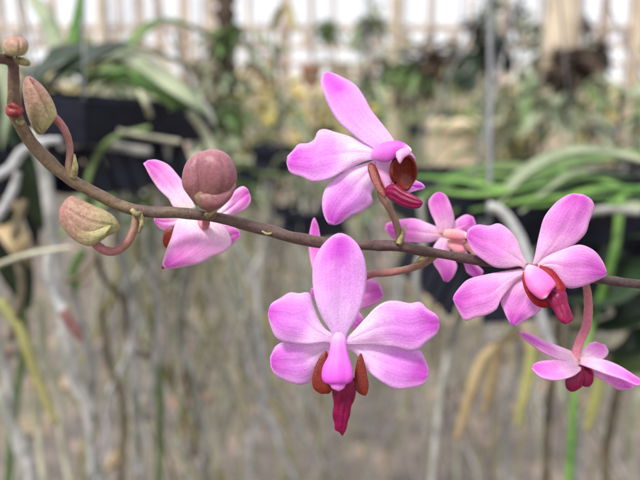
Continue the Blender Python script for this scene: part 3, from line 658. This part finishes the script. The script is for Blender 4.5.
for i, (pts, w, mt) in enumerate([
    ([(60, 148, .66), (85, 142, .66), (110, 146, .67), (150, 152, .67)], 9, 'root_grey'),
    ([(150, 128, .65), (125, 134, .65), (108, 142, .65), (95, 160, .66), (86, 190, .66), (84, 240, .66)], 6, 'leaf_mid'),
    ([(180, 142, .66), (150, 137, .65), (118, 131, .64)], 5, 'root_pale'),
    ([(140, 92, .66), (146, 104, .65), (150, 116, .66)], 6, 'root_pale'),
    ([(190, 112, .7), (206, 135, .7), (216, 165, .7), (222, 200, .72), (224, 260, .74)], 9, 'root_pale'),
    ([(108, 142, .66), (130, 150, .66), (150, 153, .66)], 7, 'root_grey'),
    ([(70, 60, .7), (110, 48, .72), (150, 56, .74), (178, 80, .74), (190, 96, .74)], 4, 'root_pale'),
    ([(120, 40, .8), (138, 62, .78), (150, 84, .76), (170, 110, .74)], 4, 'leaf_grey'),
    ([(86, 90, .74), (100, 64, .74), (126, 60, .74), (160, 74, .74), (186, 92, .73)], 5, 'leaf_yellow'),
    ([(70, 70, .72), (94, 80, .71), (122, 78, .70), (150, 90, .70), (176, 108, .70)], 5, 'leaf_green'),
    ([(150, 60, .7), (172, 80, .7), (192, 96, .7), (208, 110, .7), (214, 126, .7)], 6, 'root_grey'),
    ([(100, 90, .72), (124, 72, .72), (142, 88, .72), (162, 92, .71), (196, 116, .70)], 4, 'leaf_green'),
    ([(196, 60, .9), (204, 90, .88), (208, 130, .86), (200, 180, .86)], 5, 'root_brown'),
    ([(176, 20, 1), (180, 60, 1), (196, 90, 1), (190, 150, 1)], 4, 'root_grey'),
    ([(168, 140, .78), (160, 200, .78), (152, 260, .8), (158, 330, .82), (148, 420, .84)], 8, 'root_grey'),
    ([(120, 180, .78), (118, 240, .8), (132, 300, .8), (134, 360, .82), (140, 480, .84)], 9, 'root_grey'),
    ([(150, 190, .85), (150, 250, .86), (156, 320, .86), (160, 400, .88), (158, 500, .9)], 7, 'leaf_mid'),
    ([(90, 200, .8), (100, 270, .8), (122, 300, .82), (130, 340, .83), (150, 360, .84)], 6, 'root_brown'),
    ([(180, 190, .9), (186, 250, .92), (180, 330, .94), (200, 400, .95), (206, 480, .97)], 7, 'root_grey'),
    ([(200, 200, .95), (216, 280, .96), (234, 330, .97), (228, 400, .98), (210, 480, 1)], 6, 'root_pale'),
    ([(30, 130, .72), (70, 128, .72), (100, 132, .72)], 6, 'root_brown'),
]): rt(pl, pts, w, mt, seed=i)

# ---- far left: dark basket, tangle of roots
bz2 = tree_copy(bz); b0 = W(-30, 240, 0.72); bz2.location = (b0.x - .03, b0.y, 1.14); bz2.rotation_euler = (rad(7), rad(14), rad(20))
tag(bz2, 'dark tilted plastic basket cut off by the left frame edge', 'hanging basket')
pr = empty('rooting_orchid', W(30, 200, 0.6))
tag(pr, 'tangle of grey and white aerial roots of an orchid beside the left frame edge', 'orchid plant')
for i, (pts, w, mt) in enumerate([
    ([(32, 130, .56), (44, 170, .56), (52, 230, .56), (58, 290, .57), (72, 360, .58), (96, 420, .59)], [13, 13, 13, 12, 12, 9], 'root_grey'),
    ([(-10, 180, .5), (10, 168, .5), (22, 152, .5), (44, 142, .5), (60, 140, .51)], [9, 10, 10, 9, 6], 'root_white'),
    ([(-12, 230, .5), (4, 208, .5), (14, 188, .5), (18, 172, .5)], [8, 9, 9, 7], 'root_white'),
    ([(50, 250, .5), (48, 270, .5), (54, 292, .5), (64, 312, .5)], [9, 11, 11.5, 11], 'root_white'),
    ([(63, 310, .5), (70, 322, .5), (79, 336, .5), (82, 342, .5)], [11, 11, 9, 4], 'root_tip'),
    ([(-10, 268, .48), (16, 258, .48), (40, 252, .48), (70, 248, .49)], 5, 'root_pale'),
    ([(0, 300, .6), (20, 330, .6), (34, 370, .6), (46, 400, .6), (56, 424, .6)], [9, 10, 10, 9, 6], 'leaf_yellow'),
    ([(-6, 330, .7), (8, 380, .7), (14, 430, .7), (30, 500, .7)], 9, 'root_grey'),
    ([(58, 330, .7), (70, 380, .7), (88, 420, .7), (92, 500, .7)], 8, 'root_grey'),
    ([(40, 300, .8), (44, 360, .8), (38, 420, .8), (46, 500, .8)], 8, 'root_pale'),
    ([(10, 260, .8), (24, 330, .8), (16, 400, .8), (6, 500, .8)], 8, 'leaf_mid'),
    ([(66, 270, .9), (84, 330, .9), (92, 380, .9), (88, 430, .9), (110, 500, .9)], 8, 'root_grey'),
    ([(84, 250, .9), (74, 268, .9), (76, 290, .9)], 9, 'leaf_green'),
    ([(24, 200, .6), (14, 240, .6), (22, 290, .6), (10, 340, .6)], 8, 'root_brown'),
    ([(60, 280, .6), (78, 278, .6), (92, 262, .62), (98, 230, .64)], 5, 'root_brown'),
    ([(0, 390, .62), (10, 420, .62), (26, 450, .62), (32, 500, .62)], 12, 'root_grey'),
    ([(30, 340, .9), (56, 380, .9), (62, 440, .9), (74, 500, .9)], 7, 'root_pale'),
    ([(100, 300, 1), (108, 360, 1), (124, 410, 1), (120, 490, 1)], 7, 'root_brown'),
]): rt(pr, pts, w, mt, seed=i + 20)
lf(pr, [(4, 226, .62), (14, 238, .6), (22, 252, .6), (30, 268, .61)], .02, 'leaf_dry', None, .3, 'dry_leaf')
lf(pr, [(12, 180, .66), (16, 196, .64), (24, 214, .64)], .022, 'leaf_dry', None, .3, 'dry_leaf')
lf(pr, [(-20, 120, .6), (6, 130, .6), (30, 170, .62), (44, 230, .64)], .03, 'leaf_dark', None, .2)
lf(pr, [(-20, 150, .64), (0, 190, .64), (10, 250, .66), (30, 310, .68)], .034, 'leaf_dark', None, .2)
lf(pr, [(-14, 60, .56), (6, 76, .56), (10, 104, .56), (2, 150, .57)], .014, 'leaf_grey', None, .3)

# ---- near right: basket and bright plant
bz3 = make_basket(0.24, 0.12, 1.4, 0.05)
b0 = W(536, 230, 0.74); bz3.location = (b0.x, b0.y + .03, 1.045); bz3.rotation_euler.z = rad(9)
tag(bz3, 'wide black basket hanging behind the right flower', 'hanging basket')
# its long galvanised rod, seen in front of the tan block
pr3 = empty('strap_leaf_orchid', W(560, 200, 0.66))
tag(pr3, 'bright green strap-leaved orchid filling the right black basket', 'orchid plant')
for pts, w, mt in [
    ([(410, 176, .62), (450, 178, .62), (490, 186, .61), (530, 190, .61), (580, 182, .62)], .0075, 'leaf_green'),
    ([(430, 190, .62), (480, 194, .60), (530, 186, .60), (580, 178, .61), (640, 176, .62)], .0075, 'leaf_green'),
    ([(470, 210, .61), (510, 202, .60), (550, 196, .60), (600, 198, .61), (660, 200, .62)], .0075, 'leaf_green'),
    ([(500, 196, .60), (540, 204, .6), (590, 190, .6), (650, 186, .61)], .0075, 'leaf_green'),
    ([(540, 178, .64), (560, 172, .64), (600, 180, .64), (650, 196, .64)], .0075, 'leaf_green'),
    ([(440, 184, .66), (470, 180, .66), (500, 176, .66), (530, 180, .67)], .007, 'leaf_green'),
    ([(520, 212, .60), (545, 190, .6), (575, 172, .6), (610, 168, .61)], .007, 'leaf_grey'),
    ([(450, 214, .63), (480, 196, .63), (510, 182, .64), (545, 172, .65), (570, 172, .66)], .006, 'leaf_mid'),
    ([(600, 214, .6), (620, 196, .6), (640, 188, .6), (670, 186, .6)], .007, 'leaf_green'),
    ([(496, 206, .60), (520, 176, .6), (555, 156, .6), (590, 150, .6), (640, 160, .61), (690, 176, .62)], .013, 'leaf_grey'),
    ([(510, 200, .7), (550, 170, .7), (600, 158, .72), (660, 150, .74)], .02, 'leaf_mid'),
    ([(420, 200, .7), (470, 172, .72), (520, 168, .72), (560, 180, .72)], .018, 'leaf_mid'),
    ([(585, 215, .62), (620, 206, .6), (660, 208, .6)], .012, 'leaf_grey'),
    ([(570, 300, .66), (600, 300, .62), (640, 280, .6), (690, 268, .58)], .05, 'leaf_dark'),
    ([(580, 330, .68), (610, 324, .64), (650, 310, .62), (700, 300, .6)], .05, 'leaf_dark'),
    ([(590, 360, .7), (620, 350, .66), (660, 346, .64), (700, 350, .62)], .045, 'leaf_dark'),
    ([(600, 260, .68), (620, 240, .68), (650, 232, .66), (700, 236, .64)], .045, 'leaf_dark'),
    ([(566, 372, .72), (600, 374, .7), (640, 366, .68), (700, 372, .66)], .03, 'leaf_mid'),
]: lf(pr3, pts, w, mt)
for i, (pts, w, mt) in enumerate([
    ([(488, 206, .5), (502, 212, .5), (514, 228, .5), (526, 256, .5), (538, 310, .51), (552, 350, .52)], [10, 11, 12, 12, 11, 9], 'root_white'),
    ([(550, 340, .54), (556, 370, .54), (562, 392, .54), (563, 402, .54)], [9, 9, 8, 4], 'root_pale'),
    ([(574, 390, .58), (573, 420, .58), (571, 450, .58), (568, 490, .58)], [8, 8.5, 9, 9], 'leaf_green'),
    ([(620, 196, .6), (618, 230, .6), (612, 262, .6), (600, 300, .62), (584, 350, .6), (575, 392, .58)], [9, 9, 9, 8, 8, 8], 'leaf_green'),
    ([(600, 372, .66), (597, 392, .66), (590, 420, .66), (586, 430, .66)], [11, 13, 12, 6], 'leaf_yellow'),
    ([(532, 340, .66), (530, 370, .66), (522, 405, .66), (516, 426, .66)], [10, 12, 11, 5], 'leaf_yellow'),
    ([(522, 330, .7), (500, 344, .7), (482, 360, .7), (470, 395, .7), (456, 440, .7)], [7, 10, 12, 11, 6], 'leaf_dry'),
    ([(500, 340, .74), (494, 365, .74), (488, 400, .74), (482, 415, .74)], [9, 14, 12, 5], 'leaf_dry'),
    ([(640, 212, .58), (600, 210, .58), (570, 222, .59)], 8, 'root_grey'),
    ([(420, 200, .66), (424, 240, .66), (416, 280, .66), (430, 340, .68)], 7, 'root_grey'),
    ([(560, 300, .8), (556, 350, .8), (548, 420, .8), (546, 500, .8)], 8, 'root_brown'),
    ([(470, 290, .8), (452, 340, .8), (440, 400, .8), (430, 500, .8)], 7, 'root_grey'),
    ([(500, 290, .84), (520, 350, .84), (506, 420, .84), (514, 500, .84)], 7, 'root_grey'),
    ([(620, 380, .8), (612, 420, .8), (606, 460, .8), (608, 510, .8)], 9, 'root_brown'),
    ([(540, 290, .9), (560, 370, .9), (580, 430, .9), (574, 500, .9)], 7, 'root_grey'),
    ([(640, 390, .9), (630, 440, .9), (636, 500, .9)], 8, 'root_pale'),
]): rt(pr3, pts, w, mt, seed=i + 50)
hr = empty('hanging_rod', W(490, 220, .62))
tag(hr, 'straight grey metal hanging rod behind and between the two upper flowers', 'metal rod')
rt(hr, [(489.5, -40, .62), (490, 90, .62), (489, 222, .62)], 5.2, 'wire', 'rod', 10)
rt(hr, [(489, 220, .62), (486, 228, .62), (481, 226, .62), (481, 219, .62)], 4.5, 'wire', 'hook', 12)

# ---- rows of hanging orchids
LM = ['leaf_grey', 'leaf_mid', 'leaf_grey', 'leaf_yellow', 'leaf_mid']
RM = ['root_grey', 'root_pale', 'root_brown', 'root_grey']
plants = [make_plant(101, 9, 13, .62, .24, LM, RM), make_plant(102, 8, 15, .7, .2, ['leaf_mid', 'leaf_grey'], RM), make_plant(103, 11, 12, .55, .28, LM, RM),
          make_plant(104, 7, 16, .75, .22, ['leaf_grey', 'leaf_yellow'], RM, stemh=.3), make_plant(105, 10, 12, .6, .3, ['leaf_mid', 'leaf_green', 'leaf_grey'], RM)]
bask = make_basket(0.14, 0.07, 1.3, 0.025)
rows = [(1.4, [(-.40, 1.04), (-.08, 1.10), (-.012, 1.0), (.62, 1.02), (-.66, 1.05)], 'third'),
        (2.05, [(-.9, 1.0), (-.5, 1.02), (-.18, .98), (.12, 1.02), (.52, .95), (.95, 1.05)], 'fourth'),
        (2.9, None, ''), (3.8, None, ''), (4.9, None, ''), (6.2, None, '')]
pr_ = random.Random(21); first_p = set(); first_b = False
for ri, (y, spots, nm) in enumerate(rows):
    if spots is None:
        nsp = int(y * 1.05 / .5); spots = [((i - (nsp - 1) / 2) * .5 + pr_.uniform(-.1, .1), pr_.uniform(.82, 1.06)) for i in range(nsp)]
        if y > 2.5: spots = [s_ for s_ in spots if not (0.1 * y < s_[0] < 0.26 * y and y < 4.5)]
    for (x, z) in spots:
        k = pr_.randrange(5); loc = (x, y + pr_.uniform(-.12, .12), z)
        p = plants[k] if k not in first_p else tree_copy(plants[k]); first_p.add(k)
        bb = bask if not first_b else tree_copy(bask); first_b = True
        p.location = loc; bb.location = loc; q_ = .72 if ri == 0 else .9; bb.scale = (q_, q_, q_)
        p.rotation_euler.z = pr_.uniform(0, 6.28); bb.rotation_euler.z = pr_.uniform(0, 1.57)
        s_ = pr_.uniform(.85, 1.2) if ri > 1 else pr_.uniform(.6, .75); p.scale = (s_, s_, s_ * pr_.uniform(.9, 1.1) if ri > 1 else s_ * 1.15)
        tag(p, 'blurred strap-leaved orchid with long dangling roots hanging in the rows behind', 'orchid plant', 'orchids hanging in the back rows')
        tag(bb, 'small black basket hung in the blurred rows behind the flowers', 'hanging basket', 'baskets hung in the back rows')
for k in range(5):
    if k not in first_p: drop(plants[k])
curt = make_plant(206, 4, 24, .85, .15, ['leaf_grey', 'leaf_mid'], ['root_pale', 'root_pale', 'root_grey', 'root_white', 'leaf_grey', 'leaf_yellow', 'root_brown'], stemh=.06, thin=.62, wander=.75, bends=9)
cr_ = random.Random(77)
for i, (x, y, z) in enumerate([(-.27, 1.25, .97), (-.12, 1.55, .93), (.08, 1.9, .9), (.26, 1.7, .86), (-.42, 1.7, .96), (-.3, 2.3, .9), (.5, 1.4, .92), (.4, 2.2, .9), (-.2, 1.0, .98)]):
    p = curt if i == 0 else tree_copy(curt)
    p.location = (x, y, z); p.rotation_euler = (cr_.uniform(-.12, .12), cr_.uniform(-.12, .12), cr_.uniform(0, 6.28)); s_ = cr_.uniform(.85, 1.15); p.scale = (s_ * 1.2, s_ * 1.2, s_)
    tag(p, 'short-leaved orchid with a loose curtain of long grey roots hanging over the bare ground', 'orchid plant', 'root curtain orchids behind the front flower')

# ---- single things among the rows
def clump(par, name, mat, c, rx, rz, n, seed, sz):
    rr = random.Random(seed); mb = MB()
    for i in range(n):
        d = Vector((rr.gauss(0, 1), rr.gauss(0, 1), rr.gauss(0, 1))).normalized() * rr.uniform(.3, 1)
        p = Vector((d.x * rx, d.y * rx, d.z * rz)) + c
        a = Vector((rr.uniform(-1, 1), rr.uniform(-1, 1), rr.uniform(-1, .4))).normalized(); s_ = sz * rr.uniform(.6, 1.3)
        v, f = leaf_geo([p, p + a * s_ * .5 + Vector((0, 0, .1 * s_)), p + a * s_ + Vector((0, 0, -.1 * s_))], s_ * .32, Vector((rr.uniform(-.4, .4), rr.uniform(-.4, .4), 1)), .3, 5)
        mb.add(v, f)
    return mb.build(name, mat, par, Vector(par['_o']), True)
# tall hanging bark slab with tufts
q = W(226, 70, 2.3); t = empty('bark_mount', q)
tag(t, 'dark upright bark slab with green tufts hanging at upper left of centre', 'bark mount')
tube('bark_slab', M['bark'], t, [W(225, -20, 2.3), W(227, 40, 2.3), W(226, 90, 2.3), W(224, 150, 2.3)], [.034, .03, .034, .02], 26, 9, .7, 4, .9)
for i, (x, y) in enumerate([(226, 42), (222, 78), (228, 112), (224, 140)]):
    clump(t, 'fern_tuft', M['leaf_grey' if i % 2 else 'leaf_mid'], W(x, y, 2.28), .06, .03, 26, i, .09)
# dark brown clump at right
q = W(575, 70, 2.0); t = empty('bark_mount', q)
tag(t, 'dark brown fern root clump hanging in front of the pale post at upper right', 'bark mount')
tube('bark_slab', M['bark'], t, [W(556, 88, 2.0), W(566, 74, 2.0), W(578, 62, 2.0), W(592, 54, 2.0)], [.03, .045, .045, .02], 22, 9, .8, 9, .8)
clump(t, 'dead_fronds', M['bark'], W(570, 68, 2.0), .06, .04, 60, 31, .08)
clump(t, 'fern_tuft', M['leaf_grey'], W(556, 104, 2.0), .05, .05, 24, 32, .1)
# clump near the top flower
q = W(420, 75, 2.6); t = empty('bark_mount', q)
tag(t, 'brown hanging root clump to the right above the top flower', 'bark mount')
clump(t, 'dead_fronds', M['bark'], W(424, 62, 2.6), .05, .06, 36, 41, .08)
clump(t, 'fern_tuft', M['leaf_mid'], W(408, 74, 2.6), .07, .03, 30, 42, .08)
# terracotta pot
q = W(311, 76, 3.6); t = empty('clay_pot', q)
tag(t, 'small orange clay pot hanging far behind the top flower', 'clay pot')
mb = MB(); mb.tube([q + Vector((0, 0, .05)), q + Vector((0, 0, .045)), q + Vector((0, 0, .0)), q + Vector((0, 0, -.05))], [.05, .052, .045, .034], 16, 16); mb.build('pot_body', M['terracotta'], t, q, True)
mb = MB(); mb.tube([q + Vector((0, 0, .051)), q + Vector((0, 0, .034))], [.056, .056], 3, 16); mb.build('pot_rim', M['terracotta'], t, q, True)
mb = MB(); mb.tube([q + Vector((0, 0, .05)), q + Vector((0, 0, .6)), q + Vector((0, 0, 1.2))], .0018, 4, 5); mb.build('hanger_wire', M['wire'], t, q, True)
# yellow bloom
for (x, y, d_) in ((266, 116, 2.3), (372, 112, 3.0)):
    q = W(x, y, d_); t = empty('yellow_orchid', q)
    tag(t, {266: 'yellow bloom blurred left of the top flower', 372: 'pale yellow bloom right behind the top flower'}[x], 'orchid bloom')
    rr = random.Random(x)
    for k in range(6):
        a = k * 1.047; dd = Vector((math.cos(a), -.2, math.sin(a))) * .034
        v, f = leaf_geo([q, q + dd * .5 - Vector((0, .005, 0)), q + dd], .026, Vector((0, -1, 0)), .15, 8)
        link('petal', mesh_from('petal', v, f, q), M['yellow_bloom'], t, q)
    mb = MB(); mb.tube([q, q + Vector((.01, .02, -.09)), q + Vector((.0, .04, -.25))], .0025, 8, 6); mb.build('stalk', M['leaf_mid'], t, q, True)
# assorted mounted ferns and dry clumps hanging far back
ar = random.Random(88)
kinds = [('leaf_grey', 'grey-green'), ('bark', 'dark brown'), ('leaf_yellow', 'yellowish'), ('leaf_mid', 'mid-green'), ('leaf_dry', 'straw-coloured'), ('leaf_dark', 'dark green')]
for i in range(40):
    d_ = ar.uniform(3.0, 7.4); q = W(ar.uniform(-20, 660), ar.choice((ar.uniform(48, 80), ar.uniform(75, 135))) if i < 33 else ar.uniform(0, 48), d_); k = ar.choice((0, 1, 1, 2, 3, 3, 4, 5, 5))
    t = empty('mounted_fern', q)
    tag(t, 'small blurred %s clump hanging on a wire in the far rows' % kinds[k][1], 'hanging fern', '%s clumps hanging in the far rows' % kinds[k][1])
    clump(t, 'fronds', M[kinds[k][0]], q, ar.uniform(.05, .12), ar.uniform(.06, .2), 34, 200 + i, ar.uniform(.09, .16))
    mb = MB(); mb.tube([q, q + Vector((.01, 0, .7)), q + Vector((0, 0, 1.5))], .004, 4, 5); mb.build('hanger_wire', M['wire'], t, q, True)
    mb = MB()
    for j in range(4): mb.tube(root_path(ar, q + Vector((ar.uniform(-.05, .05), 0, -.05)), ar.uniform(.3, .7), .5, 5), .004, 8, 5)
    mb.build('trailing_roots', M[ar.choice(['root_pale', 'root_grey', 'root_brown'])], t, q, True)
# pale concrete block
q = W(468, 140, 3.9); t = empty('concrete_plinth', Vector((q.x, q.y, 0)))
tag(t, 'pale tan concrete plinth standing behind the right basket', 'plinth')
mb = MB(); mb.box((q.x, q.y, .53), (.40, .3, 1.06)); o = mb.build('plinth_body', M['concrete'], t, Vector((q.x, q.y, 0)))
o.modifiers.new('soft_edge', 'BEVEL').width = .012
mb = MB(); mb.box((q.x, q.y, 1.09), (.44, .34, .06)); o = mb.build('plinth_cap', M['concrete'], t, Vector((q.x, q.y, 0)))
o.modifiers.new('soft_edge', 'BEVEL').width = .012
# pale post
q = W(556, 60, 3.2); q = Vector((q.x, q.y, 0))
tag(tube('wooden_post', M['wood_grey'], None, [q, q + Vector((.01, 0, 1.2)), q + Vector((.05, 0, 2.9))], [.085, .08, .075], 22, 12, .12, 3, .5), 'thick pale wooden post behind the dark clump at upper right', 'post')
for i, (x, d_, r_) in enumerate(((104, 4.2, .03), (636, 4.4, .035), (395, 6.6, .05))):
    q = W(x, 60, d_); q = Vector((q.x, q.y, 0))
    tag(tube('wooden_post', M['wood_grey'], None, [q, q + Vector((0, 0, 1.4)), q + Vector((.02, 0, 2.9))], r_, 14, 10, .15, i, .5), ['thin pale post at upper left behind the green leaves', 'thin pale post at the right frame edge', 'pale far post above and right of the top flower'][i], 'post')

# ---- lath side wall of the shade house
FY = 8.2
fo = Vector((0, FY, 0)); fe = empty('lath_wall', fo)
tag(fe, 'pale slatted lath side wall with bright gaps along the top of the view', 'lath wall')
fr = random.Random(5)
def at_y(py): return CAM.z + (math.tan(math.atan((240 - py) / FPX) - PITCH)) * FY
mb = MB(); x = -5.0
while x < 5.0:
    w_ = fr.uniform(.03, .11); ln_ = fr.uniform(-.02, .02); mb.box((x, FY, 1.6), (w_, .03, 3.2), m=Matrix.Rotation(ln_, 3, 'Y')); x += fr.uniform(.2, .52)
mb.build('upright_laths', M['wood_pale'], fe, fo)
for (ya, yb) in ((25, 32), (45, 49.5), (62, 66), (100, 106)):
    za, zb = at_y(ya), at_y(yb); mb = MB(); mb.box((0, FY - .03, (za + zb) / 2), (10.4, .025, za - zb)); mb.build('rail', M['wood_pale'], fe, fo)
mb = MB(); x = -5.0
while x < 5.0:
    za, zb = at_y(34), at_y(44.5); mb.box((x, FY - .02, (za + zb) / 2), (fr.uniform(.09, .15), .02, za - zb)); x += .27
mb.build('picket_row', M['wood_pale'], fe, fo)
mb = MB(); x = -5.0
while x < 5.0:
    za, zb = at_y(63), at_y(83)
    if x < 1.7 and fr.random() < .6: mb.box((x, FY - .025, (za + zb) / 2), (fr.uniform(.2, .29), .02, za - zb))
    x += .29
mb.build('infill_boards', M['wood_pale'], fe, fo)

# ---- bushes outside
br = random.Random(9)
def bush(x, y, h, w, mt, label):
    o0 = Vector((x, y, 0)); t = empty('bush', o0)
    tag(t, label, 'bush', 'sunlit bushes beyond the lath wall')
    mb = MB()
    for i in range(4):
        a = br.uniform(0, 6.28); mb.tube([o0, o0 + Vector((math.cos(a) * w * .2, math.sin(a) * w * .2, h * .4)), o0 + Vector((math.cos(a) * w * .4, math.sin(a) * w * .4, h * .8))], [.05, .035, .01], 8, 6)
    mb.build('branches', M['trunk'], t, o0, True)
    lb = MB()
    for i in range(1100):
        d_ = Vector((br.gauss(0, 1), br.gauss(0, 1), br.gauss(0, 1))).normalized() * br.random() ** .4
        bump = 1 + .35 * noise.noise(d_ * 2 + o0)
        p = o0 + Vector((d_.x * w * bump, d_.y * w * bump, h * .52 + d_.z * h * .5 * bump)); s_ = br.uniform(.06, .15)
        a = Vector((br.uniform(-1, 1), br.uniform(-1, 1), br.uniform(-1, 1))).normalized(); b_ = a.cross(Vector((br.uniform(-1, 1), .3, br.uniform(-1, 1)))).normalized()
        lb.add([p - a * s_, p + b_ * s_ * .4, p + a * s_, p - b_ * s_ * .4], [(0, 1, 2, 3)])
    lb.build('leaf_crown', M[mt], t, o0, False)
for i in range(11):
    bush((i - 5) * 1.4 + br.uniform(-.4, .4), 10.5 + br.uniform(-.8, 2.0), br.uniform(1.55, 1.86) * (1 if i < 6 else .84), br.uniform(.9, 1.2), 'hedge' if i % 3 else 'hedge_b', 'blurred yellow-green bush glowing beyond the lath wall')

# ------------------------------------------------------------------ light and render settings
w = bpy.data.worlds.new('World'); sc.world = w; w.use_nodes = True
nt = w.node_tree; bg = nt.nodes['Background']
sky = nt.nodes.new('ShaderNodeTexSky'); sky.sky_type = 'NISHITA'; sky.sun_disc = False
SUN_EL, SUN_AZ = rad(56), rad(222)       # high sun behind the viewer, a little to the left
sky.sun_elevation = SUN_EL; sky.sun_rotation = SUN_AZ; sky.dust_density = 4.0; sky.air_density = 0.8; sky.ozone_density = 0.6
# bright broken overcast over the clear sky
tc = nt.nodes.new('ShaderNodeTexCoord'); cn = noise_tex(nt, 2.2, 5, tc.outputs['Generated'])
cr = ramp(nt, cn.outputs[0], [(0.3, (0.72, 0.72, 0.72)), (0.62, (0.96, 0.96, 0.96))])
skyc = mix(nt, sky.outputs[0], (14.0, 14.0, 14.5, 1), cr.outputs[0])
nt.links.new(skyc, bg.inputs[0]); bg.inputs[1].default_value = 0.085
sl = bpy.data.lights.new('sun', 'SUN'); so = bpy.data.objects.new('sun', sl); COL.objects.link(so)
sl.energy = 3.6; sl.angle = rad(14); sl.color = (1, .96, .9)
d_ = Vector((math.sin(SUN_AZ) * math.cos(SUN_EL), math.cos(SUN_AZ) * math.cos(SUN_EL), math.sin(SUN_EL)))
so.rotation_euler = d_.to_track_quat('Z', 'Y').to_euler(); so.location = (0, 0, 5)
sc.view_settings.view_transform = 'Standard'; sc.view_settings.look = 'None'; sc.view_settings.gamma = 1; sc.view_settings.exposure = 0.17
sc.render.engine = 'CYCLES'
sc.cycles.use_denoising = True
sc.cycles.max_bounces = 8; sc.cycles.transparent_max_bounces = 8
for o in bpy.data.objects:
    if '_o' in o.keys(): del o['_o']
